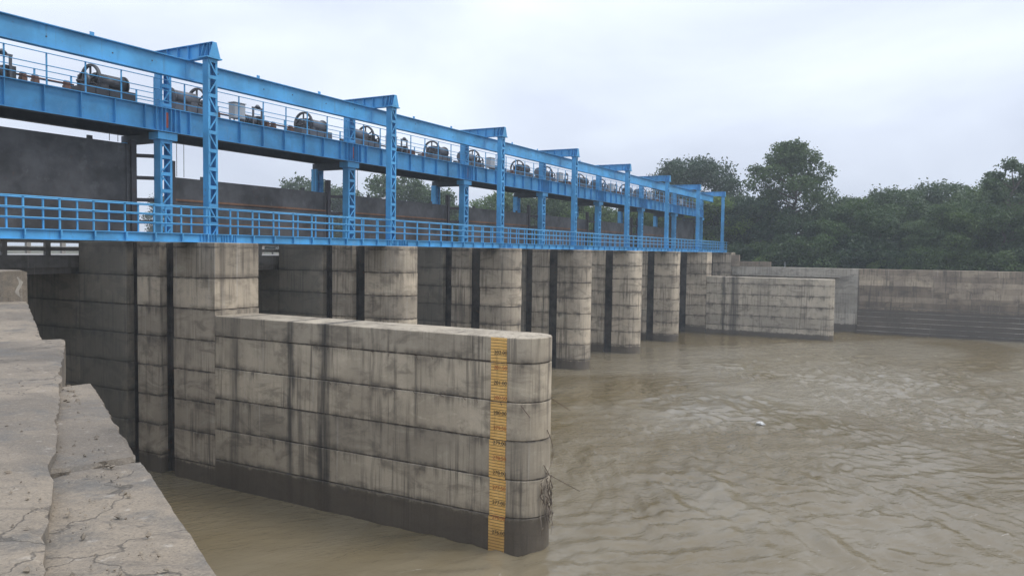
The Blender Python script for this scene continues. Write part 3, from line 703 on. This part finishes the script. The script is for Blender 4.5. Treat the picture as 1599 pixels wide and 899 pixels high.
for i in range(0, 8):
    x0, x1 = PX(i-1)+PW/2, PX(i)+PW/2
    tg = 14.42 if i in (0, 7) else 13.16
    drum_unit(x0+2.15, -1, i, tg, 'near')
    drum_unit(x1-2.35, 1, i, tg, 'far')
    # small box with the hand brake on top of the near unit
    cxm = (x0+x1)/2
    T = thing('control_cabinet', 'pale grey control cabinet on a low stand %s' % bay_txt(i), 'cabinet', (cxm-1.55, MY-0.35, HZ), 'control cabinets on the hoist bridge')
    box2('cabinet_body', -0.36, 0.36, -0.19, 0.19, 0.30, 1.06, 'cab', T)
    box2('cabinet_door', -0.33, 0.33, -0.206, -0.192, 0.34, 1.02, 'cab', T)
    box2('rain_hood', -0.40, 0.40, -0.24, 0.22, 1.062, 1.09, 'cab', T)
    for sx_ in (-1, 1):
        for sy in (-1, 1): box2('leg', sx_*0.32-0.025, sx_*0.32+0.025, sy*0.15-0.025, sy*0.15+0.025, 0, 0.299, 'mach', T)
    T = thing('hoist_motor', 'hoist drive motor under a small steel portal %s' % bay_txt(i), 'motor', (cxm-0.35, MY-0.1, HZ), 'drive motors on the hoist bridge')
    box2('bed', -0.55, 0.75, -0.3, 0.3, 0, 0.16, 'machdark', T)
    tube('motor_body', (-0.42, 0, 0.42), (0.12, 0, 0.42), 0.24, 'mach', T, 16)
    tube('brake_drum', (-0.60, 0, 0.42), (-0.50, 0, 0.42), 0.26, 'machdark', T, 16)
    box2('reducer', 0.20, 0.62, -0.24, 0.24, 0.162, 0.66, 'machdark', T)
    for xx in (-0.22, 0.36): box2('portal_leg', xx-0.05, xx+0.05, -0.36, -0.302, 0.0, 0.98, 'mach', T)
    box2('portal_beam', -0.29, 0.43, -0.37, -0.292, 0.982, 1.06, 'mach', T)
    tube('lamp_housing', (0.07, -0.33, 1.062), (0.07, -0.33, 1.20), 0.17, 'mach', T, 12, 0.06)
    T = thing('drive_shaft', 'long rusty drive shaft with bearing blocks %s' % bay_txt(i), 'shaft', (cxm+0.4, MY-0.3, HZ), 'drive shafts on the hoist bridge')
    tube('shaft', (-0.1+0.0, 0.2, 0.44), (x1-3.75-cxm-0.4+0.15, 0.2, 0.44), 0.035, 'shaft', T, 8)
    tube('shaft', (x0+3.55-cxm-0.4-0.15, 0.2, 0.44), (-1.7, 0.2, 0.44), 0.035, 'shaft', T, 8)
    for xx in (0.25, 0.72, x1-3.75-cxm-0.55, x0+3.55-cxm-0.25):
        box2('bearing_block', xx-0.10, xx+0.10, 0.06, 0.34, 0, 0.36, 'shaft', T)
        tube('coupling', (xx-0.08, 0.2, 0.44), (xx+0.08, 0.2, 0.44), 0.13, 'shaft', T, 12)

# ---------------------------------------------------------------- far bank
FX = 110.7
T = thing('bank_retaining_wall', 'stepped brown-stained retaining wall along the far bank', 'wall', (FX, 10.0, 0))
zs = [-2.5, 0.35, 0.95, 1.55, 2.15, 2.75, 3.4, 4.05, 4.75, 5.45, 6.1, 6.75, 7.45, 8.22]
for k in range(len(zs)-1):
    setb = 0.11*k if k < 6 else 0.55+0.05*(k-5)
    y = 10.02; j = 0
    while y > -62:                       # courses cast in long blocks
        ln = rnd.uniform(7, 11); y2 = max(y-ln, -62.5)
        xs_ = FX-0.55+setb+rnd.uniform(-.015, .015)
        c_ = 0.02
        me = prism('wall_course', [(xs_, y2+0.008), (115.0, y2+0.008), (115.0, y-0.008), (xs_, y-0.008)], zs[k]+0.006, zs[k+1]+(rnd.uniform(-0.03, 0.0) if k == len(zs)-2 else 0), 'bank', c_)
        for q in me.vertices: q.co.x -= FX; q.co.y -= 10.0
        put('wall_course', me, T)
        if k < 6: box2('lit_step_edge', xs_-FX-0.03, xs_-FX+0.10, y2+0.01-10.0, y-0.01-10.0, zs[k+1]-0.055, zs[k+1]+0.012, 'bank_lit_edge', T)  # added pale strips painting the lit edges of the ledges
        y = y2
T = thing('bank_wall_end', 'pale smooth concrete wall joining far abutment to stepped bank wall', 'wall', (FX, 26.3, 0))
zs = [-2.5, 1.12, 2.38, 3.68, 4.95, 6.24, 7.2, 8.2]
for k in range(len(zs)-1):
    y0_, y1_ = 10.06, 26.34
    me = prism('concrete_lift', [(0.02+rnd.uniform(-.01, .01), y0_-26.3), (3.2, y0_-26.3), (3.2, y1_-26.3), (0.02, y1_-26.3)], zs[k]+0.012, zs[k+1], 'bankpale', 0.02)
    put('concrete_lift', me, T)
me = prism('parapet', [(0.1, -5.2), (0.5, -5.2), (0.5, 0.0), (0.1, 0.0)], 8.202, 8.92, 'bank', 0.015); put('parapet', me, T)
me = prism('coping', [(-0.3, -14.0), (0.0, -14.0), (0.0, -0.1), (-0.3, -0.1)], 7.0, 7.16, 'bankpale', 0.015); put('coping', me, T)
T = thing('bank_guard_block', 'small dark concrete block wall beside the last blue column', 'wall', (PX(7), 25.0, 8.2))
me = prism('block', [(0.0, 0.3), (0.5, 0.3), (0.5, 1.38), (0.0, 1.38)], 0.002, 1.60, 'bank', 0.02); put('block', me, T)
tag(box2('marker_post', 111.3, 111.36, 19.3, 19.36, 8.19, 8.95, 'cab', None), 'thin pale marker post on top of the far bank wall', 'post')

# ---------------------------------------------------------------- near wing wall (the camera stands on it)
from mathutils import noise as mn
def rough_slab(name, poly, z0, ztop, mat, parent, origin, step=0.12, amp=0.02, edge=0.05, seed=0, slope=None):
    """quad patch (4 corners ccw: A,B along river edge ... ) as a slab with worn, chipped rims"""
    A, B, C_, D = [Vector((*p, 0)) for p in poly]
    nu = max(2, int((B-A).length/step)); nv = max(2, int((D-A).length/step))
    nu, nv = min(nu, 170), min(nv, 60)
    v, f = [], []
    for a in range(nu+1):
        for b_ in range(nv+1):
            u, w = a/nu, b_/nv
            p = (A*(1-u)+B*u)*(1-w) + (D*(1-u)+C_*u)*w
            zt = ztop if slope is None else slope[0]*(1-u)+slope[1]*u
            n1 = mn.noise(Vector((p.x*0.9+seed, p.y*0.9, 0))); n2 = mn.noise(Vector((p.x*4+seed, p.y*4, 3))); n3 = mn.noise(Vector((p.x*11, p.y*11, seed)))
            z = zt + amp*(n1 + 0.5*n2 + 0.25*n3)
            if b_ == 0 or b_ == nv:
                sgn = 1 if b_ == 0 else -1
                d = (D-A).normalized()*sgn
                n4 = mn.noise(Vector((p.x*2.3, p.y*2.3, seed+9)))
                p = p + d*edge*(max(0, 0.7*n2+0.8*n3+0.5*n1) + 1.3*max(0, n4-0.05))
                z -= edge*(0.35+0.5*abs(n3))
            if a == 0 or a == nu:
                d = (B-A).normalized()*(1 if a == 0 else -1); p = p + d*edge*max(0, n2+n3); z -= edge*(0.3+0.4*abs(n2))
            v.append((p.x-origin[0], p.y-origin[1], z))
    def id_(a, b_): return a*(nv+1)+b_
    for a in range(nu):
        for b_ in range(nv): f.append((id_(a, b_), id_(a+1, b_), id_(a+1, b_+1), id_(a, b_+1)))
    ring = [id_(a, 0) for a in range(nu+1)]+[id_(nu, b_) for b_ in range(1, nv+1)]+[id_(a, nv) for a in range(nu-1, -1, -1)]+[id_(0, b_) for b_ in range(nv-1, 0, -1)]
    base = len(v); nr = len(ring)
    for r in ring: v.append((v[r][0], v[r][1], z0))
    for k in range(nr): f.append((ring[(k+1) % nr], ring[k], base+k, base+(k+1) % nr))
    me = mesh(name, v, f, mat)
    # make sure normals face out
    import bmesh
    bm = bmesh.new(); bm.from_mesh(me); bmesh.ops.recalc_face_normals(bm, faces=bm.faces); bm.to_mesh(me); bm.free()
    return put(name, me, parent)
O = (4.0, 6.0)
T = thing('wing_wall', 'cracked weathered concrete wing wall along the near bank', 'wall', (O[0], O[1], 0))
# order A (near river edge) -> B (far river edge) -> C -> D
rough_slab('top_slab', [(-3.9, -6.0), (8.12, 13.31), (5.0, 14.35), (-9.0, -4.5)], 7.72, 8.32, 'nearwall', T, O, amp=0.014, edge=0.05)
rough_slab('outer_ledge', [(0.72, -0.7), (4.03, 5.61), (3.25, 5.8), (-1.5, -1.9)], -2.5, 8.21, 'nearwall', T, O, step=0.05, amp=0.03, edge=0.11, seed=5)
rough_slab('outer_ledge', [(4.04, 5.64), (5.90, 9.12), (5.45, 9.30), (3.28, 5.86)], -2.5, 8.23, 'nearwall', T, O, step=0.05, amp=0.02, edge=0.08, seed=9)
rough_slab('wall_body', [(-9.0, -20.0), (0.70, -0.75), (-1.45, -1.0), (-12.0, -19.0)], -2.5, 8.06, 'nearwall', T, O, step=0.3, amp=0.03, edge=0.08, seed=2)
rough_slab('wall_body', [(-1.9, -2.9), (8.03, 13.2), (5.2, 14.2), (-4.5, -2.4)], -2.5, 7.715, 'nearwall', T, O, step=0.3, amp=0.01, edge=0.02, seed=3)
rough_slab('ramp', [(7.9, 13.4), (12.08, 21.50), (7.0, 22.5), (5.0, 14.6)], 6.5, 8.2, 'nearwall', T, O, step=0.15, amp=0.02, edge=0.05, seed=4, slope=(7.98, 8.43))
rough_slab('wall_body', [(8.05, 13.2), (12.14, 21.55), (7.0, 22.5), (5.0, 14.4)], -2.5, 7.66, 'nearwall', T, O, step=0.4, amp=0.01, edge=0.02, seed=6)
B = thing('abutment_block', 'raised concrete end block with a whitewash patch beyond the ramp', 'block', (12.15, 21.6, 0))
rough_slab('block_body', [(12.15, 21.60), (12.15, 26.30), (7.0, 26.3), (7.0, 21.60)], -2.5, 9.23, 'nearwall', B, (12.15, 21.6), step=0.12, amp=0.012, edge=0.05, seed=11)
pv = []
for k in range(14):
    a_ = 2*math.pi*k/14; q = 0.75+0.5*rnd.random(); pv.append((-0.22+0.06*q*math.cos(a_)+0.05*math.sin(3*a_), -0.004, 8.78+0.27*q*math.sin(a_)))
pv += [(p_[0], 0.01, p_[2]) for p_ in pv]
put('whitewash_patch', mesh('whitewash_patch', pv, [tuple(range(14)), tuple(range(27, 13, -1))]+[(k, 14+k, 14+(k+1) % 14, (k+1) % 14) for k in range(14)], 'lime'), B)

# ---------------------------------------------------------------- trees
def tree_meshes(kind, seed, leafmat_):
    rg = np.random.default_rng(seed)
    P = dict(tall=(18.0, 6.2, 0.30), dome=(15.5, 7.5, 0.26), round=(11.0, 4.4, 0.22), feather=(9.5, 3.6, 0.12), bush=(3.2, 2.4, 0.05), sparse=(14.0, 4.0, 0.40))[kind]
    Ht, Rw, cb = P
    nl = dict(tall=34, dome=34, round=11, feather=16, bush=10, sparse=16)[kind]
    lobes = []
    for k in range(nl):
        u = (k+0.5)/nl; z = cb + (1-cb)*u
        if kind == 'dome': w = math.sqrt(max(0.02, 1-((u-0.25)/0.78)**2))
        elif kind == 'tall': w = (0.62+0.38*math.sin(math.pi*min(1, u*1.25)))*(1 if u < 0.72 else max(0.12, 1-(u-0.72)/0.30))
        elif kind == 'sparse': w = 0.5+0.5*math.sin(math.pi*u)
        else: w = math.sqrt(max(0.04, 1-((u-0.38)/0.66)**2))
        a = k*2.39996+rg.normal(0, 0.35); r = Rw*w*(0.42+0.60*rg.random()**0.6)
        s = Rw*dict(tall=0.27, dome=0.30, round=0.44, feather=0.36, bush=0.42, sparse=0.20)[kind]*rg.uniform(0.75, 1.2)
        lobes.append((r*math.cos(a), r*math.sin(a), min(Ht-s*0.6, Ht*z), s))
    # wood
    v, f = [], []
    def limb(pts, r0, r1, n=6):
        base = len(v)
        for q, p in enumerate(pts):
            rr = r0+(r1-r0)*q/(len(pts)-1)
            d = (pts[min(q+1, len(pts)-1)]-pts[max(q-1, 0)]).normalized(); a_ = d.orthogonal().normalized(); b_ = d.cross(a_)
            for k in range(n):
                w = 2*math.pi*k/n; v.append(p+a_*rr*math.cos(w)+b_*rr*math.sin(w))
            if q:
                for k in range(n): f.append((base+(q-1)*n+k, base+(q-1)*n+(k+1) % n, base+q*n+(k+1) % n, base+q*n+k))
    tr = [Vector((rg.normal(0, 0.12)*q, rg.normal(0, 0.12)*q, Ht*0.80*q/6)) for q in range(7)]
    limb(tr, Ht*0.022, Ht*0.006)
    for (x, y, z, s) in lobes:
        e = Vector((x, y, z)); t0 = max(0.12, min(0.95, (z-0.35*math.hypot(x, y)-s*0.3)/(Ht*0.8)))
        q = t0*6; i0 = min(5, int(q)); st = tr[i0].lerp(tr[i0+1], q-i0)
        mid = st.lerp(e, 0.5)+Vector((rg.normal(0, .2), rg.normal(0, .2), -0.08*s)); limb([st, mid, e], Ht*0.008, 0.03, 5)
        for k in range(3):
            d = Vector(rg.normal(0, 1, 3)).normalized()*s*0.8; limb([e, e+d*0.5+Vector((0, 0, .1)), e+d], 0.035, 0.012, 4)
    wood = mesh('trunk', v, f, 'bark', True)
    # leaves: clumps on the lobes, small quads in each clump
    ncl, nlv, ls = dict(tall=(34, 24, 0.20), dome=(40, 24, 0.20), round=(64, 22, 0.18), feather=(54, 24, 0.17), bush=(36, 22, 0.13), sparse=(30, 20, 0.19))[kind]
    cen = []
    for (x, y, z, s) in lobes:
        d = rg.normal(0, 1, (ncl, 3)); d /= np.linalg.norm(d, axis=1)[:, None]
        r = s*(0.45+0.62*rg.random(ncl)**0.5)
        c_ = d*r[:, None]*np.array([1.12, 1.12, 0.72]) + np.array([x, y, z]); cen.append(c_)
    cen = np.concatenate(cen); cen = cen[rg.random(len(cen)) < (0.80 if kind in ('tall', 'sparse') else 0.92)]
    n = len(cen)*nlv
    c_ = np.repeat(cen, nlv, 0); cr = Rw*dict(tall=0.075, dome=0.075, round=0.095, feather=0.085, bush=0.13, sparse=0.08)[kind]
    p = c_ + rg.normal(0, 1, (n, 3))*cr*np.array([1, 1, 0.6])
    if kind == 'feather': p[:, 2] -= 0.25*np.abs(rg.normal(0, 1, n))
    p[:, 2] = np.maximum(p[:, 2], 0.05)
    nrm = rg.normal(0, 1, (n, 3))+np.array([0, 0, 0.9]); nrm /= np.linalg.norm(nrm, axis=1)[:, None]
    t1 = np.cross(nrm, rg.normal(0, 1, (n, 3))); t1 /= np.linalg.norm(t1, axis=1)[:, None]; t2 = np.cross(nrm, t1)
    sz = ls*rg.uniform(0.6, 1.5, n)[:, None]
    q = np.stack([p-t1*sz, p-t2*sz*0.55, p+t1*sz*1.05, p+t2*sz*0.55], 1).reshape(-1, 3)
    return wood, npmesh('crown', q, np.arange(n*4).reshape(-1, 4), leafmat_)
PROTO = {}
for key, kind, sd_, lm in (('tall', 'tall', 11, 'leaf_dark'), ('dome', 'dome', 12, 'leaf_dark'), ('round', 'round', 13, 'leaf_mid'), ('round2', 'round', 23, 'leaf_dark'), ('feather', 'feather', 14, 'leaf_mid'),
                          ('bush', 'bush', 15, 'leaf_mid'), ('bushlight', 'bush', 16, 'leaf_light'), ('sparse', 'sparse', 17, 'leaf_dark'), ('light', 'round', 18, 'leaf_light'), ('round3', 'round', 31, 'leaf_dark'), ('round4', 'dome', 37, 'leaf_mid'), ('feather2', 'feather', 41, 'leaf_dark')):
    PROTO[key] = tree_meshes(kind, sd_, M[lm].name if False else lm)
def tree(key, x, y, sc, label, group, name='broadleaf_tree', cat='tree', zs=1.0, rz=None, gz=None):
    z = 7.75+0.45*min(max(x-113, 0), 37)/37 if x > 60 else 7.7
    T = thing(name, label, cat, (x, y, z-0.05), group, rnd.random()*6.28 if rz is None else rz)
    T.scale = (sc, sc, sc*zs)
    if key == 'round2': key = ('round2', 'round3', 'feather2')[rnd.randrange(3)]
    if key == 'feather': key = ('feather', 'round')[rnd.randrange(2)]
    w, c_ = PROTO[key]; put('trunk', w, T); put('crown', c_, T)
    return T
tree('tall', 125.0, 21.3, 1.0, 'tallest open-crowned dark tree behind the far bank wall', None, zs=1.04)
tree('dome', 138.0, 39.4, 1.08, 'broad dome-shaped dark tree behind the far end of blue bridge', None, zs=1.08)
tree('sparse', 122.0, -7.4, 1.0, 'slender open tree with sparse top rising over the stepped wall', None, zs=1.04)
G1 = 'trees behind the far bank wall'
for (key, x, y, sc, zs) in (('round2', 130, 12.6, 1.0, 0.98), ('round2', 128, 6.4, 1.0, 1.0), ('round2', 132, 1.0, 0.98, 1.0), ('round2', 131, -4.5, 1.05, 1.0), ('round2', 127, -11.5, 1.05, 1.0),
                            ('round2', 122, 16.0, 0.85, 0.9), ('round2', 122, 25.5, 0.9, 1.0), ('round2', 121, 31, 0.9, 0.9), ('round2', 126, 29, 0.95, 1.0), ('round2', 129, 34, 0.9, 1.0), ('round2', 120, 3.0, 0.8, 0.85)):
    tree(key, x, y, sc*rnd.uniform(0.85, 1.08), 'dark green leafy tree in the wood behind the far bank wall', G1, zs=zs)
for (x, y, sc) in ((119, 8.8, 0.75), (118.5, -1.0, 0.72), (119.5, -6.0, 0.8), (120, 0.2, 0.82), (118.5, 19.0, 0.66), (122, 10, 0.9), (120, -13, 0.85), (123, -18, 1.0), (121, -25, 0.95), (124, -33, 1.0), (122, -42, 1.0)):
    tree('feather', x, y, sc, 'mid-green leafy tree in the wood behind the far bank wall', G1)
tree('light', 118.0, 14.2, 0.62, 'bright green small tree at the foot of the tallest tree', None)
tree('light', 121.0, 31.5, 0.95, 'bright yellow-green tree seen through the last blue frame', None)
for (x, y, sc) in ((115.6, 7.8, 0.55), (115.4, 5.0, 0.62), (115.7, 3.2, 0.50), (115.9, 22.5, 0.75)):
    tree('bushlight', x, y, sc, 'bright green bush leaning over the top of far bank wall', 'bright bushes on the far wall', 'bush', 'bush')
k = 0; y = 30.0
while y > -60:
    tree('bush', 116.3+rnd.random()*1.8, y, rnd.uniform(0.85, 1.4), 'dark leafy bush behind the far bank wall', 'dark bushes behind the far wall', 'bush', 'bush'); y -= rnd.uniform(2.0, 3.2)
# far bank upstream of the barrage, seen between gates and hoist bridge
G2 = 'trees on the bank upstream of the gates'
def up(key, x, y, sc, lab, zs=1.0): tree(key, x, y, sc, lab, G2, zs=zs)
for (x, y, sc) in ((124, 118, 1.45), (128, 112, 1.30), (126, 127, 1.1), (122, 152, 1.15), (128, 165, 1.25)): up('round2', x, y, sc, 'dark leafy tree upstream behind the raised gates')
for (x, y, sc) in ((122, 91, 1.45), (124, 86, 1.40), (121, 80, 1.15), (126, 99, 0.95), (123, 104, 0.85)): up('feather', x, y, sc, 'tall mid-green leafy tree upstream behind the raised gates')
for (x, y, sc) in ((122, 72, 1.05), (124, 67.5, 1.12), (121, 62, 1.02), (125, 58, 1.08), (122, 54, 0.90), (124, 49.5, 0.85), (121, 45.5, 0.80), (124, 41.5, 0.85), (119, 37.0, 0.75)):
    up('round' if int(x) % 2 else 'light', x, y, sc*1.0, 'leafy green tree upstream of the gates, behind the blue columns' if int(x) % 2 else 'pale green leafy tree upstream of the gates behind the blue columns')
y = 34.0
while y < 175:
    tree('round2', 134+rnd.random()*14, y, rnd.uniform(0.72, 0.92), 'dark tree in the wood filling the bank upstream', 'wood on the upstream bank'); y += rnd.uniform(4.5, 7)
y = -66.0
while y < 34:
    tree('round2', 138+rnd.random()*16, y, rnd.uniform(0.70, 1.25), 'dark tree deep in the wood beyond the far bank', 'wood beyond the far bank'); y += rnd.uniform(4.5, 6.5)

# ---------------------------------------------------------------- small things
v, f = [], []; n = 16
for q, (sc_, z_) in enumerate(((1.0, 0.0), (0.8, 0.05), (0.4, 0.09))):
    for k in range(n):
        a = 2*math.pi*k/n; r = 0.24*sc_*(0.55+0.75*rnd.random()); v.append((r*0.8*math.cos(a)+0.12*math.sin(a)*sc_, r*1.3*math.sin(a), z_+0.03*rnd.random()*q))
for q in range(2): f += [(q*n+k, q*n+(k+1) % n, (q+1)*n+(k+1) % n, (q+1)*n+k) for k in range(n)]
f += [tuple(range(n-1, -1, -1)), tuple(range(2*n, 3*n))]
tag(put('foam_lump', mesh('foam_lump', v, f, 'white'), None, (47.1, 9.3, 0.0)), 'small white lump of foam drifting on the brown river', 'foam')

rg2 = np.random.default_rng(5); v, f = [], []
for k in range(900):
    u = rg2.random(); e0 = Vector((0.72, -0.7, 0)).lerp(Vector((5.9, 9.1, 0)), u); w = rg2.random()**2*1.6
    p = e0 + Vector((-0.86, 0.5, 0))*(0.25+w)*(1 if rg2.random() < 0.75 else 2.2); r = 0.006+0.02*rg2.random()**4
    z = 8.235 if w < 0.5 else 8.325
    b0 = len(v); q = rg2.normal(0, 1, (6, 3))*0.25
    for j, d in enumerate(((1,0,0), (-1,0,0), (0,1,0), (0,-1,0), (0,0,0.8), (0,0,-0.6))): v.append((p.x+r*(d[0]+q[j][0]), p.y+r*(d[1]+q[j][1]), z+r*(d[2]+q[j][2])))
    for (a, b_, c_) in ((0,2,4), (2,1,4), (1,3,4), (3,0,4), (2,0,5), (1,2,5), (3,1,5), (0,3,5)): f.append((b0+a, b0+b_, b0+c_))
tag(put('loose_grit', mesh('loose_grit', v, f, 'nearwall')), 'loose grit and concrete crumbs on the wing wall', None, None, 'stuff')

# ---------------------------------------------------------------- damp monsoon air
hm = bpy.data.materials.new('haze_air'); hm.use_nodes = True; t = hm.node_tree; t.nodes.clear()
o_ = N(t, 'ShaderNodeOutputMaterial'); vol = N(t, 'ShaderNodeVolumePrincipled', inp={'Color': (0.88, 0.95, 1.0, 1), 'Density': 0.0008, 'Anisotropy': 0.0})
L(t, vol.outputs[0], o_.inputs['Volume'])
tag(put('haze', mesh('haze', boxv(-920, 920, -920, 920, -4.2, 34), BOXF, hm)), 'thin pale monsoon haze in the air', None, None, 'stuff')
